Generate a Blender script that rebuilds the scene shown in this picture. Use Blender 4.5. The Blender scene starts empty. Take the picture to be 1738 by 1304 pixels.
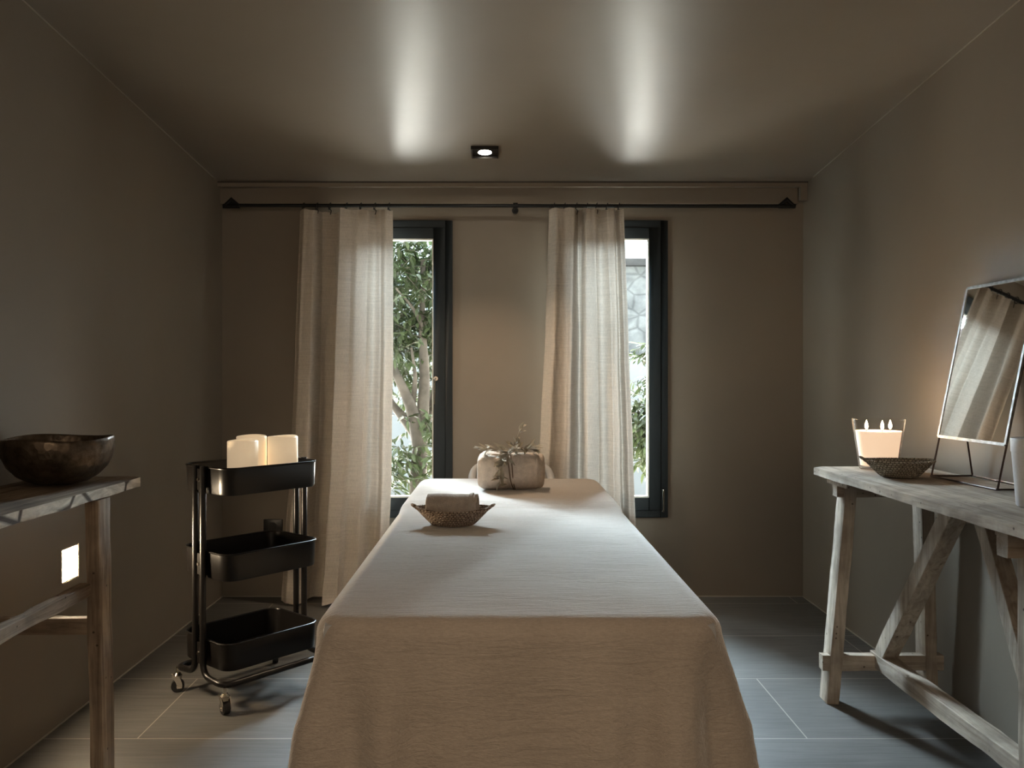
import bpy, bmesh, math, random
from math import sin, cos, pi, radians, sqrt, atan2
from mathutils import Vector, Matrix, noise

random.seed(7)
C = bpy.context.scene.collection
S = bpy.context.scene

# ------------------------------------------------------------------ camera, world, sun, exposure
FPX = 1430.0            # focal length in pixels of the 1738 px wide frame
cam_d = bpy.data.cameras.new('camera')
cam = bpy.data.objects.new('camera', cam_d); C.objects.link(cam)
cam.location = (0, 0, 1.08); cam.rotation_euler = (radians(90), 0, 0)
cam_d.sensor_fit = 'HORIZONTAL'; cam_d.sensor_width = 36.0
cam_d.lens = 36.0 * FPX / 1738.0
cam_d.shift_x = 19 / 1738.0; cam_d.shift_y = -12 / 1738.0
cam_d.clip_start = 0.02; cam_d.clip_end = 200
S.camera = cam

w = bpy.data.worlds.new('world'); S.world = w; w.use_nodes = True
bg = w.node_tree.nodes['Background']
bg.inputs[0].default_value = (0.80, 0.92, 1.0, 1); bg.inputs[1].default_value = 1.5

sun_d = bpy.data.lights.new('daylight_sun', 'SUN')
sun_d.energy = 84.0; sun_d.angle = radians(50); sun_d.color = (0.72, 0.87, 1.0)
sun = bpy.data.objects.new('daylight_sun', sun_d); C.objects.link(sun)
sun.location = (-2, 9, 6)
sun.rotation_euler = Vector((0.10, -0.88, -0.33)).to_track_quat('-Z', 'Y').to_euler()

# added area fills: sky and paving stand-ins outside, another behind the camera
def area(name, loc, target, sx, sy, energy, col):
    ld = bpy.data.lights.new(name, 'AREA'); ld.shape = 'RECTANGLE'; ld.size = sx; ld.size_y = sy; ld.energy = energy; ld.color = col
    o = bpy.data.objects.new(name, ld); C.objects.link(o); o.location = loc
    o.rotation_euler = (Vector(target) - Vector(loc)).to_track_quat('-Z', 'Y').to_euler(); return o
area('added_sky_fill', (-0.6, 6.4, 3.5), (0.1, 4.14, 1.2), 3.0, 1.6, 170, (0.83, 0.915, 1.0))  # added lamp standing in for open sky, brightens the room
area('added_paving_fill', (0.0, 6.0, -0.08), (0.0, 4.4, 1.3), 3.4, 1.9, 480, (1.0, 0.95, 0.88))  # added lamp standing in for bounce off the paving
area('added_rear_fill', (0.1, -2.15, 1.45), (0.0, 2.6, 0.9), 1.8, 1.3, 15, (1.0, 0.78, 0.56))  # added lamp behind the camera, lifts surfaces facing it

S.view_settings.view_transform = 'Standard'; S.view_settings.look = 'None'
S.view_settings.gamma = 1.0; S.view_settings.use_curve_mapping = False
S.view_settings.exposure = 0.75

# ------------------------------------------------------------------ materials
def new_mat(name):
    m = bpy.data.materials.new(name); m.use_nodes = True
    nt = m.node_tree; b = nt.nodes['Principled BSDF']
    return m, nt, b

def coords(nt, scale=(1, 1, 1)):
    tc = nt.nodes.new('ShaderNodeTexCoord'); mp = nt.nodes.new('ShaderNodeMapping')
    mp.inputs['Scale'].default_value = scale
    nt.links.new(tc.outputs['Object'], mp.inputs['Vector'])
    return mp.outputs['Vector']

def noise_tex(nt, vec, scale, detail=4, rough=0.55, dist=0.0):
    n = nt.nodes.new('ShaderNodeTexNoise')
    n.inputs['Scale'].default_value = scale; n.inputs['Detail'].default_value = detail
    n.inputs['Roughness'].default_value = rough; n.inputs['Distortion'].default_value = dist
    nt.links.new(vec, n.inputs['Vector']); return n.outputs['Fac']

def ramp(nt, fac, stops):
    r = nt.nodes.new('ShaderNodeValToRGB'); e = r.color_ramp.elements
    e[0].position, e[0].color = stops[0][0], (*stops[0][1], 1)
    e[1].position, e[1].color = stops[-1][0], (*stops[-1][1], 1)
    for p, c in stops[1:-1]:
        k = e.new(p); k.color = (*c, 1)
    nt.links.new(fac, r.inputs['Fac']); return r.outputs['Color']

def bump(nt, h, strength, dist=0.01, normal=None):
    b = nt.nodes.new('ShaderNodeBump'); b.inputs['Strength'].default_value = strength
    b.inputs['Distance'].default_value = dist; nt.links.new(h, b.inputs['Height'])
    if normal: nt.links.new(normal, b.inputs['Normal'])
    return b.outputs['Normal']

def simple(name, col, rough=0.5, metal=0.0, emit=None, estr=0.0, spec=0.5, var=0.0, vscale=20, bmp=0.0, bscale=60):
    m, nt, b = new_mat(name)
    b.inputs['Base Color'].default_value = (*col, 1); b.inputs['Roughness'].default_value = rough
    b.inputs['Metallic'].default_value = metal; b.inputs['Specular IOR Level'].default_value = spec
    if var:
        f = noise_tex(nt, coords(nt), vscale)
        lo = tuple(c * (1 - var) for c in col); hi = tuple(min(1, c * (1 + var)) for c in col)
        nt.links.new(ramp(nt, f, [(0.3, lo), (0.7, hi)]), b.inputs['Base Color'])
    if bmp:
        nt.links.new(bump(nt, noise_tex(nt, coords(nt), bscale), bmp, 0.004), b.inputs['Normal'])
    if emit:
        b.inputs['Emission Color'].default_value = (*emit, 1); b.inputs['Emission Strength'].default_value = estr
    return m

def plaster(name, col, rough, spec):
    m, nt, b = new_mat(name)
    v = coords(nt)
    f = noise_tex(nt, v, 1.3, 5, 0.6)
    lo = tuple(c * 0.93 for c in col); hi = tuple(c * 1.06 for c in col)
    nt.links.new(ramp(nt, f, [(0.3, lo), (0.7, hi)]), b.inputs['Base Color'])
    b.inputs['Roughness'].default_value = rough; b.inputs['Specular IOR Level'].default_value = spec
    n1 = bump(nt, noise_tex(nt, coords(nt, (1, 1, 1)), 3.0, 3), 0.10, 0.02)
    nt.links.new(bump(nt, noise_tex(nt, coords(nt, (1, 1, 1)), 45.0, 4), 0.06, 0.003, n1), b.inputs['Normal'])
    return m

PAINT = (0.220, 0.186, 0.147)
M = {}
M['wall'] = plaster('taupe_plaster', PAINT, 0.55, 0.5)
M['ceiling'] = plaster('taupe_satin_ceiling', (0.225, 0.193, 0.155), 0.34, 0.85)
M['caulk'] = simple('pale_caulk', (0.36, 0.33, 0.28), 0.7)
M['gap_shade'] = simple('dark_gap_shade', (0.055, 0.045, 0.038), 0.5)  # dark colour standing for shade in the gap under the ceiling

def linen(name, col, transl, wscale, bstr):
    m, nt, b = new_mat(name)
    out = nt.nodes['Material Output']
    tc = coords(nt, (9, 9, 260)); th = noise_tex(nt, tc, 1.0, 4, 0.65)
    tv = noise_tex(nt, coords(nt, (700, 300, 60)), 1.0, 2, 0.6)
    mx = nt.nodes.new('ShaderNodeMath'); mx.operation = 'ADD'
    nt.links.new(th, mx.inputs[0]); nt.links.new(tv, mx.inputs[1])
    lo = tuple(c * 0.80 for c in col); hi = tuple(min(1, c * 1.15) for c in col)
    half = nt.nodes.new('ShaderNodeMath'); half.operation = 'MULTIPLY'; half.inputs[1].default_value = 0.5
    nt.links.new(mx.outputs[0], half.inputs[0])
    colr = ramp(nt, half.outputs[0], [(0.35, lo), (0.65, hi)])
    nt.links.new(colr, b.inputs['Base Color'])
    b.inputs['Roughness'].default_value = 0.9; b.inputs['Specular IOR Level'].default_value = 0.15
    nrm = bump(nt, half.outputs[0], bstr, 0.0015)
    nrm = bump(nt, noise_tex(nt, coords(nt, (10, 10, 26)), 1.0, 4, 0.6, 0.6), 0.35, 0.01, nrm)
    nt.links.new(nrm, b.inputs['Normal'])
    if transl:
        t = nt.nodes.new('ShaderNodeBsdfTranslucent'); nt.links.new(colr, t.inputs['Color'])
        nt.links.new(nrm, t.inputs['Normal'])
        ms = nt.nodes.new('ShaderNodeMixShader'); ms.inputs[0].default_value = transl
        nt.links.new(b.outputs[0], ms.inputs[1]); nt.links.new(t.outputs[0], ms.inputs[2])
        nt.links.new(ms.outputs[0], out.inputs['Surface'])
    return m
M['curtain'] = linen('natural_linen', (0.53, 0.475, 0.41), 0.045, 1, 0.3)

def blanket_mat():
    m, nt, b = new_mat('brushed_wool_blanket')
    f = noise_tex(nt, coords(nt, (3, 3, 3)), 1.0, 5, 0.6)
    f2 = noise_tex(nt, coords(nt, (90, 260, 260)), 1.0, 3, 0.7)
    mx = nt.nodes.new('ShaderNodeMath'); mx.operation = 'MULTIPLY_ADD'; mx.inputs[1].default_value = 0.5
    nt.links.new(f2, mx.inputs[0])
    h = nt.nodes.new('ShaderNodeMath'); h.operation = 'MULTIPLY'; h.inputs[1].default_value = 0.5
    nt.links.new(f, h.inputs[0]); nt.links.new(h.outputs[0], mx.inputs[2])
    nt.links.new(ramp(nt, mx.outputs[0], [(0.32, (0.365, 0.313, 0.264)), (0.68, (0.52, 0.455, 0.392))]), b.inputs['Base Color'])
    b.inputs['Roughness'].default_value = 0.95; b.inputs['Specular IOR Level'].default_value = 0.1
    b.inputs['Sheen Weight'].default_value = 1.0; b.inputs['Sheen Roughness'].default_value = 0.38; b.inputs['Sheen Tint'].default_value = (0.95, 0.93, 0.90, 1)
    n = bump(nt, noise_tex(nt, coords(nt, (9, 60, 60)), 1.0, 4, 0.6, 1.2), 0.5, 0.008)
    n = bump(nt, noise_tex(nt, coords(nt, (160, 420, 420)), 1.0, 2, 0.6), 0.5, 0.002, n)
    nt.links.new(n, b.inputs['Normal'])
    return m
M['blanket'] = blanket_mat()
M['towel'] = simple('terry_towel', (0.56, 0.475, 0.40), 0.95, spec=0.1, var=0.12, vscale=60, bmp=0.9, bscale=320)
M['towel_hem'] = simple('towel_hem', (0.56, 0.49, 0.42), 0.95, spec=0.1, bmp=0.4, bscale=200)
M['twine'] = simple('brown_twine', (0.13, 0.085, 0.055), 0.9, bmp=0.4, bscale=200)

def floor_mat():
    m, nt, b = new_mat('slate_grey_porcelain')
    tc = nt.nodes.new('ShaderNodeTexCoord')
    mp = nt.nodes.new('ShaderNodeMapping')
    # rows 0.5 m deep, tiles 1 m long, running bond; joints at the photographed places
    mp.inputs['Location'].default_value = (1.085, 0.485 + 0.5, 0)
    nt.links.new(tc.outputs['Object'], mp.inputs['Vector'])
    br = nt.nodes.new('ShaderNodeTexBrick'); br.offset = 0.5; br.squash = 1.0
    br.inputs['Scale'].default_value = 1.0; br.inputs['Mortar Size'].default_value = 0.0022
    br.inputs['Mortar Smooth'].default_value = 0.1; br.inputs['Bias'].default_value = 0
    br.inputs['Brick Width'].default_value = 1.0; br.inputs['Row Height'].default_value = 0.5
    br.inputs['Color1'].default_value = (1, 1, 1, 1); br.inputs['Color2'].default_value = (0.86, 0.86, 0.86, 1)
    br.inputs['Mortar'].default_value = (0, 0, 0, 1)
    nt.links.new(mp.outputs[0], br.inputs['Vector'])
    st = noise_tex(nt, coords(nt, (4, 55, 1)), 1.0, 5, 0.65, 0.5)
    cl = noise_tex(nt, coords(nt, (2.2, 2.2, 1)), 1.0, 5, 0.6)
    mx = nt.nodes.new('ShaderNodeMath'); mx.operation = 'MULTIPLY'
    nt.links.new(st, mx.inputs[0]); nt.links.new(cl, mx.inputs[1])
    base = ramp(nt, mx.outputs[0], [(0.12, (0.070, 0.068, 0.064)), (0.40, (0.135, 0.132, 0.125))])
    mul = nt.nodes.new('ShaderNodeMixRGB'); mul.blend_type = 'MULTIPLY'; mul.inputs[0].default_value = 1
    nt.links.new(base, mul.inputs[1]); nt.links.new(br.outputs['Color'], mul.inputs[2])
    g = nt.nodes.new('ShaderNodeMixRGB'); nt.links.new(br.outputs['Fac'], g.inputs[0])
    nt.links.new(mul.outputs[0], g.inputs[1]); g.inputs[2].default_value = (0.33, 0.30, 0.26, 1)
    nt.links.new(g.outputs[0], b.inputs['Base Color'])
    r = nt.nodes.new('ShaderNodeMapRange'); r.inputs['To Min'].default_value = 0.36; r.inputs['To Max'].default_value = 0.56
    nt.links.new(cl, r.inputs['Value']); nt.links.new(r.outputs[0], b.inputs['Roughness'])
    n = bump(nt, st, 0.35, 0.004)
    nt.links.new(n, b.inputs['Normal'])
    b.inputs['Specular IOR Level'].default_value = 0.6
    return m
M['floor'] = floor_mat()

def wood(name, c0, c1, c2, rough=0.75, axis=1):
    m, nt, b = new_mat(name)
    sc = [38, 38, 38]; sc[axis] = 2.2
    v = coords(nt, tuple(sc))
    f = noise_tex(nt, v, 1.0, 6, 0.65, 0.9)
    col = ramp(nt, f, [(0.28, c0), (0.5, c1), (0.72, c2)])
    pt = noise_tex(nt, coords(nt, (6, 6, 6)), 1.0, 5, 0.6)
    pc = ramp(nt, pt, [(0.35, (0.62, 0.60, 0.60)), (0.62, (1.1, 1.08, 1.05))])
    mul = nt.nodes.new('ShaderNodeMixRGB'); mul.blend_type = 'MULTIPLY'; mul.inputs[0].default_value = 1
    nt.links.new(col, mul.inputs[1]); nt.links.new(pc, mul.inputs[2])
    # worm holes and small knots
    vo = nt.nodes.new('ShaderNodeTexVoronoi'); vo.inputs['Scale'].default_value = 26
    nt.links.new(coords(nt), vo.inputs['Vector'])
    hole = ramp(nt, vo.outputs['Distance'], [(0.06, (0.12, 0.10, 0.09)), (0.10, (1, 1, 1))])
    m2 = nt.nodes.new('ShaderNodeMixRGB'); m2.blend_type = 'MULTIPLY'; m2.inputs[0].default_value = 0.8
    nt.links.new(mul.outputs[0], m2.inputs[1]); nt.links.new(hole, m2.inputs[2])
    nt.links.new(m2.outputs[0], b.inputs['Base Color'])
    b.inputs['Roughness'].default_value = rough; b.inputs['Specular IOR Level'].default_value = 0.3
    nt.links.new(bump(nt, f, 0.55, 0.004), b.inputs['Normal'])
    return m
P0, P1, P2 = (0.24, 0.195, 0.15), (0.44, 0.375, 0.305), (0.60, 0.53, 0.45)
M['wood_y'] = wood('pale_weathered_wood_y', P0, P1, P2, axis=1)
M['wood_x'] = wood('pale_weathered_wood_x', P0, P1, P2, axis=0)
M['wood_z'] = wood('pale_weathered_wood_z', P0, P1, P2, axis=2)
B0, B1, B2 = (0.12, 0.083, 0.055), (0.27, 0.210, 0.155), (0.43, 0.355, 0.27)
M['brown_y'] = wood('brown_weathered_wood_y', B0, B1, B2, axis=1)
M['brown_x'] = wood('brown_weathered_wood_x', B0, B1, B2, axis=0)
M['brown_z'] = wood('brown_weathered_wood_z', B0, B1, B2, axis=2)
def worn_edge_wood():
    m = wood('brown_plank_with_pale_worn_edge', B0, B1, B2, axis=1); nt = m.node_tree; b = nt.nodes['Principled BSDF']
    src = b.inputs['Base Color'].links[0].from_socket
    tc = nt.nodes.new('ShaderNodeTexCoord'); sp = nt.nodes.new('ShaderNodeSeparateXYZ')
    nt.links.new(tc.outputs['Normal'], sp.inputs[0])
    k = nt.nodes.new('ShaderNodeMapRange'); k.inputs['From Min'].default_value = 0.5; k.inputs['From Max'].default_value = 0.85
    nt.links.new(sp.outputs['X'], k.inputs['Value'])
    f = noise_tex(nt, coords(nt, (6, 9, 40)), 1.0, 5, 0.65, 1.0)
    pale = ramp(nt, f, [(0.3, (0.30, 0.25, 0.19)), (0.7, (0.78, 0.70, 0.58))])
    vo = nt.nodes.new('ShaderNodeTexVoronoi'); vo.feature = 'DISTANCE_TO_EDGE'; vo.inputs['Scale'].default_value = 1.0
    mp = nt.nodes.new('ShaderNodeMapping'); mp.inputs['Scale'].default_value = (3, 4.2, 3.5); mp.inputs['Rotation'].default_value = (0.7, 0, 0)
    nt.links.new(tc.outputs['Object'], mp.inputs['Vector']); nt.links.new(mp.outputs[0], vo.inputs['Vector'])
    ck = ramp(nt, vo.outputs['Distance'], [(0.012, (0.10, 0.07, 0.05)), (0.035, (1, 1, 1))])
    mu = nt.nodes.new('ShaderNodeMixRGB'); mu.blend_type = 'MULTIPLY'; mu.inputs[0].default_value = 1
    nt.links.new(pale, mu.inputs[1]); nt.links.new(ck, mu.inputs[2])
    mx = nt.nodes.new('ShaderNodeMixRGB'); nt.links.new(k.outputs[0], mx.inputs[0])
    nt.links.new(src, mx.inputs[1]); nt.links.new(mu.outputs[0], mx.inputs[2]); nt.links.new(mx.outputs[0], b.inputs['Base Color'])
    return m
M['brown_top'] = worn_edge_wood()
M['black'] = simple('black_powder_coat', (0.0065, 0.0055, 0.005), 0.30, spec=0.32)
M['black_iron'] = simple('black_iron', (0.008, 0.009, 0.010), 0.45, 0.3)
M['chrome'] = simple('chrome', (0.6, 0.56, 0.5), 0.18, 1.0)
M['rubber'] = simple('black_rubber', (0.012, 0.012, 0.012), 0.6)
M['frame'] = simple('anthracite_window_frame', (0.016, 0.021, 0.024), 0.6, spec=0.3)
M['bead'] = simple('pale_glazing_bead', (0.55, 0.52, 0.46), 0.5)
M['socket'] = simple('black_socket', (0.01, 0.01, 0.01), 0.35)
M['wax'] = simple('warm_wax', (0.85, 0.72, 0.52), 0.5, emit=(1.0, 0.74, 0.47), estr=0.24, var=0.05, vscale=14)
M['jar_wax'] = simple('candle_wax_in_jar', (0.9, 0.74, 0.58), 0.5, emit=(1.0, 0.70, 0.47), estr=0.45)  # even emission stands in for flame light scattered in the wax
M['flame'] = simple('candle_flame', (1, 0.8, 0.5), 0.5, emit=(1.0, 0.78, 0.45), estr=45)
M['wick'] = simple('wick', (0.03, 0.02, 0.015), 0.9)
M['lamp_glow'] = simple('lamp_glow', (1, 1, 1), 0.5, emit=(1.0, 0.90, 0.74), estr=60)
M['wall_glow'] = simple('wall_lamp_glow', (1, 1, 1), 0.5, emit=(1.0, 0.78, 0.52), estr=170)
M['cup'] = simple('matt_white_ceramic', (0.62, 0.64, 0.68), 0.5, var=0.05, vscale=200)
M['mirror'] = simple('mirror_glass', (0.86, 0.87, 0.86), 0.02, 1.0)
M['zinc'] = simple('aged_zinc', (0.26, 0.25, 0.235), 0.45, 1.0, var=0.3, vscale=60)
M['bronze'] = simple('dark_bronze_wire', (0.07, 0.05, 0.045), 0.35, 0.9)
M['bark'] = simple('pale_bark', (0.125, 0.100, 0.080), 0.9, var=0.3, vscale=12, bmp=0.8, bscale=30)
M['cream_pad'] = simple('grey_vinyl', (0.4, 0.4, 0.4), 0.5)

def bowl_mat():
    m, nt, b = new_mat('hammered_bronze')
    f = noise_tex(nt, coords(nt), 24, 5, 0.65)
    nt.links.new(ramp(nt, f, [(0.3, (0.050, 0.037, 0.026)), (0.7, (0.20, 0.155, 0.115))]), b.inputs['Base Color'])
    b.inputs['Metallic'].default_value = 0.85; b.inputs['Roughness'].default_value = 0.38
    vo = nt.nodes.new('ShaderNodeTexVoronoi'); vo.inputs['Scale'].default_value = 55
    nt.links.new(coords(nt), vo.inputs['Vector'])
    n = bump(nt, vo.outputs['Distance'], 0.35, 0.004)
    nt.links.new(bump(nt, f, 0.3, 0.003, n), b.inputs['Normal'])
    return m
M['bowl'] = bowl_mat()

def basket_mat(name, c0, c1):
    """woven strands: short over-and-under stitches in rows around the basket"""
    m, nt, b = new_mat(name)
    f = noise_tex(nt, coords(nt, (120, 120, 240)), 1.0, 3)
    tc = nt.nodes.new('ShaderNodeTexCoord'); gr = nt.nodes.new('ShaderNodeTexGradient'); gr.gradient_type = 'RADIAL'
    nt.links.new(tc.outputs['Object'], gr.inputs['Vector'])
    sp = nt.nodes.new('ShaderNodeSeparateXYZ'); nt.links.new(tc.outputs['Object'], sp.inputs[0])
    a = nt.nodes.new('ShaderNodeMath'); a.operation = 'MULTIPLY'; a.inputs[1].default_value = 46; nt.links.new(gr.outputs['Fac'], a.inputs[0])
    z = nt.nodes.new('ShaderNodeMath'); z.operation = 'MULTIPLY'; z.inputs[1].default_value = 150; nt.links.new(sp.outputs['Z'], z.inputs[0])
    cb = nt.nodes.new('ShaderNodeCombineXYZ'); nt.links.new(a.outputs[0], cb.inputs[0]); nt.links.new(z.outputs[0], cb.inputs[1])
    br = nt.nodes.new('ShaderNodeTexBrick'); br.inputs['Scale'].default_value = 1.0; br.inputs['Brick Width'].default_value = 1.0
    br.inputs['Row Height'].default_value = 1.0; br.inputs['Mortar Size'].default_value = 0.17; br.inputs['Mortar Smooth'].default_value = 0.8
    nt.links.new(cb.outputs[0], br.inputs['Vector'])
    base = ramp(nt, f, [(0.3, c0), (0.7, c1)])
    mx = nt.nodes.new('ShaderNodeMixRGB'); nt.links.new(br.outputs['Fac'], mx.inputs[0])
    nt.links.new(base, mx.inputs[1]); mx.inputs[2].default_value = tuple(c*0.45 for c in c0) + (1,)  # gaps between strands darkened in colour, like occlusion shade
    nt.links.new(mx.outputs[0], b.inputs['Base Color'])
    b.inputs['Roughness'].default_value = 0.85
    inv = nt.nodes.new('ShaderNodeMath'); inv.operation = 'SUBTRACT'; inv.inputs[0].default_value = 1; nt.links.new(br.outputs['Fac'], inv.inputs[1])
    nt.links.new(bump(nt, inv.outputs[0], 0.8, 0.002, bump(nt, f, 0.4, 0.002)), b.inputs['Normal'])
    return m
M['basket'] = basket_mat('woven_palm', (0.22, 0.155, 0.11), (0.52, 0.41, 0.31))
M['rush'] = basket_mat('woven_grey_rush', (0.20, 0.17, 0.125), (0.50, 0.44, 0.35))

def glass_mat(name, tint, base_refl):
    m, nt, b = new_mat(name); out = nt.nodes['Material Output']
    t = nt.nodes.new('ShaderNodeBsdfTransparent'); t.inputs[0].default_value = (*tint, 1)
    g = nt.nodes.new('ShaderNodeBsdfGlossy'); g.inputs['Roughness'].default_value = 0.03 if name == 'window_pane' else 0.22
    fr = nt.nodes.new('ShaderNodeLayerWeight'); fr.inputs['Blend'].default_value = base_refl
    ms = nt.nodes.new('ShaderNodeMixShader')
    nt.links.new(fr.outputs['Fresnel'], ms.inputs[0]); nt.links.new(t.outputs[0], ms.inputs[1]); nt.links.new(g.outputs[0], ms.inputs[2])
    nt.links.new(ms.outputs[0], out.inputs['Surface'])
    return m
M['pane'] = glass_mat('window_pane', (0.97, 0.99, 0.98), 0.08)
M['jar'] = glass_mat('jar_glass', (0.985, 0.98, 0.975), 0.035)

def leaf_mat(name, c0, c1, tr):
    m, nt, b = new_mat(name); out = nt.nodes['Material Output']
    f = noise_tex(nt, coords(nt), 9, 3)
    col = ramp(nt, f, [(0.3, c0), (0.7, c1)])
    nt.links.new(col, b.inputs['Base Color']); b.inputs['Roughness'].default_value = 0.45 if tr > 0.15 else 0.75
    t = nt.nodes.new('ShaderNodeBsdfTranslucent'); nt.links.new(col, t.inputs[0])
    ms = nt.nodes.new('ShaderNodeMixShader'); ms.inputs[0].default_value = tr
    nt.links.new(b.outputs[0], ms.inputs[1]); nt.links.new(t.outputs[0], ms.inputs[2])
    nt.links.new(ms.outputs[0], out.inputs['Surface'])
    return m
M['leaf'] = leaf_mat('citrus_leaf', (0.035, 0.048, 0.016), (0.105, 0.130, 0.056), 0.25)
M['olive'] = leaf_mat('dry_olive_leaf', (0.10, 0.083, 0.05), (0.50, 0.44, 0.34), 0.1)

def stone_mat():
    m, nt, b = new_mat('whitewashed_rubble')
    vo = nt.nodes.new('ShaderNodeTexVoronoi'); vo.feature = 'DISTANCE_TO_EDGE'; vo.inputs['Scale'].default_value = 4.6
    nt.links.new(coords(nt, (1, 1, 1.5)), vo.inputs['Vector'])
    f = noise_tex(nt, coords(nt), 5, 4)
    st = ramp(nt, f, [(0.3, (0.24, 0.24, 0.24)), (0.7, (0.52, 0.515, 0.50))])
    k = ramp(nt, vo.outputs['Distance'], [(0.02, (0.70, 0.70, 0.70)), (0.09, (1, 1, 1))])
    mul = nt.nodes.new('ShaderNodeMixRGB'); mul.blend_type = 'MULTIPLY'; mul.inputs[0].default_value = 1
    nt.links.new(st, mul.inputs[1]); nt.links.new(k, mul.inputs[2])
    nt.links.new(mul.outputs[0], b.inputs['Base Color']); b.inputs['Roughness'].default_value = 0.9
    nt.links.new(bump(nt, vo.outputs['Distance'], 0.8, 0.05), b.inputs['Normal'])
    return m
M['stone'] = stone_mat()
M['coping'] = simple('stone_coping', (0.15, 0.14, 0.135), 0.9, var=0.2, vscale=6, bmp=0.5)
M['render_wall'] = simple('white_render', (0.40, 0.41, 0.425), 0.9, var=0.06, vscale=3)
M['gravel'] = simple('pale_gravel', (0.34, 0.32, 0.28), 0.9, var=0.3, vscale=9, bmp=0.8, bscale=40)

# ------------------------------------------------------------------ mesh helpers
def fbm(p, s=1.0):
    return noise.noise(Vector(p) * s)

class MB:
    def __init__(self): self.v = []; self.f = []
    def add(self, vs, fs):
        o = len(self.v); self.v += [Vector(p) for p in vs]
        self.f += [tuple(i + o for i in f) for f in fs]; return self
    def box(self, lo, hi):
        x0, y0, z0 = lo; x1, y1, z1 = hi
        return self.add([(x0,y0,z0),(x1,y0,z0),(x1,y1,z0),(x0,y1,z0),(x0,y0,z1),(x1,y0,z1),(x1,y1,z1),(x0,y1,z1)],
                        [(3,2,1,0),(4,5,6,7),(0,1,5,4),(1,2,6,5),(2,3,7,6),(3,0,4,7)])
    def grid(self, rows, close_u=False, close_v=False, flip=False):
        nr = len(rows); nc = len(rows[0]); vs = [p for r in rows for p in r]; fs = []
        for i in range(nr - (0 if close_v else 1)):
            for j in range(nc - (0 if close_u else 1)):
                a = i*nc + j; b = i*nc + (j+1) % nc; c = ((i+1) % nr)*nc + (j+1) % nc; d = ((i+1) % nr)*nc + j
                fs.append((a, d, c, b) if flip else (a, b, c, d))
        return self.add(vs, fs)
    def cap(self, ring, flip=False):
        idx = tuple(range(len(ring)))
        return self.add(ring, [idx[::-1] if flip else idx])
    def tube(self, pts, r, n=10, close=False, caps=True):
        pts = [Vector(p) for p in pts]; m = len(pts); rows = []
        t0 = (pts[1] - pts[0]).normalized()
        ref = Vector((0, 0, 1)) if abs(t0.z) < 0.9 else Vector((1, 0, 0))
        nrm = t0.cross(ref).normalized()
        for i, p in enumerate(pts):
            if close: t = pts[(i+1) % m] - pts[i-1]
            else: t = pts[min(i+1, m-1)] - pts[max(i-1, 0)]
            t.normalize()
            nrm = (nrm - t * nrm.dot(t)).normalized(); bi = t.cross(nrm)
            rr = r[i] if isinstance(r, (list, tuple)) else r
            rows.append([p + (nrm*cos(2*pi*k/n) + bi*sin(2*pi*k/n))*rr for k in range(n)])
        self.grid(rows, close_u=True, close_v=close)
        if caps and not close:
            self.cap(rows[0], True); self.cap(rows[-1])
        return self
    def lathe(self, prof, c=(0, 0, 0), n=48, wob=None):
        rows = []
        for (r, z) in prof:
            rows.append([Vector((c[0] + r*cos(2*pi*k/n), c[1] + r*sin(2*pi*k/n), c[2] + z + (wob(2*pi*k/n, z) if wob else 0))) for k in range(n)])
        self.grid(rows, close_u=True); return self
    def beam(self, p0, p1, wx, wy, side=Vector((1, 0, 0)), seg=14, rough=0.0015, seed=0):
        """square timber from p0 to p1; wx across 'side', wy across the other; slightly worn"""
        p0 = Vector(p0); p1 = Vector(p1); d = (p1 - p0).normalized()
        s = (side - d * side.dot(d)).normalized(); t = d.cross(s)
        prof = []
        ch = 0.07
        base = [(-1, -1+ch), (-1+ch, -1), (0, -1), (1-ch, -1), (1, -1+ch), (1, 0), (1, 1-ch), (1-ch, 1), (0, 1), (-1+ch, 1), (-1, 1-ch), (-1, 0)]
        rows = []
        for i in range(seg + 1):
            q = p0.lerp(p1, i / seg); r = []
            for (a, b) in base:
                pp = q + s * (a*wx/2) + t * (b*wy/2)
                k = fbm(pp + Vector((seed, 0, 0)), 9) * rough * 2 + fbm(pp + Vector((seed, 3, 0)), 40) * rough
                r.append(pp + (s*a + t*b).normalized() * k)
            rows.append(r)
        self.grid(rows, close_u=True)
        self.cap(rows[0], True); self.cap(rows[-1]); return self
    def build(self, name, mat, parent=None, smooth=True, angle=32, loc=None, bevel=0):
        me = bpy.data.meshes.new(name); me.from_pydata([tuple(p) for p in self.v], [], self.f)
        bm = bmesh.new(); bm.from_mesh(me)
        bmesh.ops.remove_doubles(bm, verts=bm.verts, dist=1e-6)
        bmesh.ops.recalc_face_normals(bm, faces=bm.faces)
        if bevel:
            es = [e for e in bm.edges if len(e.link_faces) == 2 and e.calc_face_angle(0) > radians(50)]
            bmesh.ops.bevel(bm, geom=es, offset=bevel, segments=2, affect='EDGES', profile=0.6)
        bm.to_mesh(me); bm.free()
        if smooth:
            for p in me.polygons: p.use_smooth = True
            try: me.set_sharp_from_angle(angle=radians(angle))
            except Exception: pass
        me.materials.append(M[mat] if isinstance(mat, str) else mat)
        o = bpy.data.objects.new(name, me); C.objects.link(o)
        if parent: o.parent = parent
        if loc: o.location = loc
        return o

def tag(o, label, cat, group=None, kind=None):
    o['label'] = label; o['category'] = cat
    if group: o['group'] = group
    if kind: o['kind'] = kind
    return o
def thing(name, label, cat, loc=(0, 0, 0), rz=0.0, group=None):
    o = bpy.data.objects.new(name, None); C.objects.link(o); o.empty_display_size = 0.05
    o.location = loc; o.rotation_euler = (0, 0, rz)
    return tag(o, label, cat, group)
def struct(o):
    o['kind'] = 'structure'; return o

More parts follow.
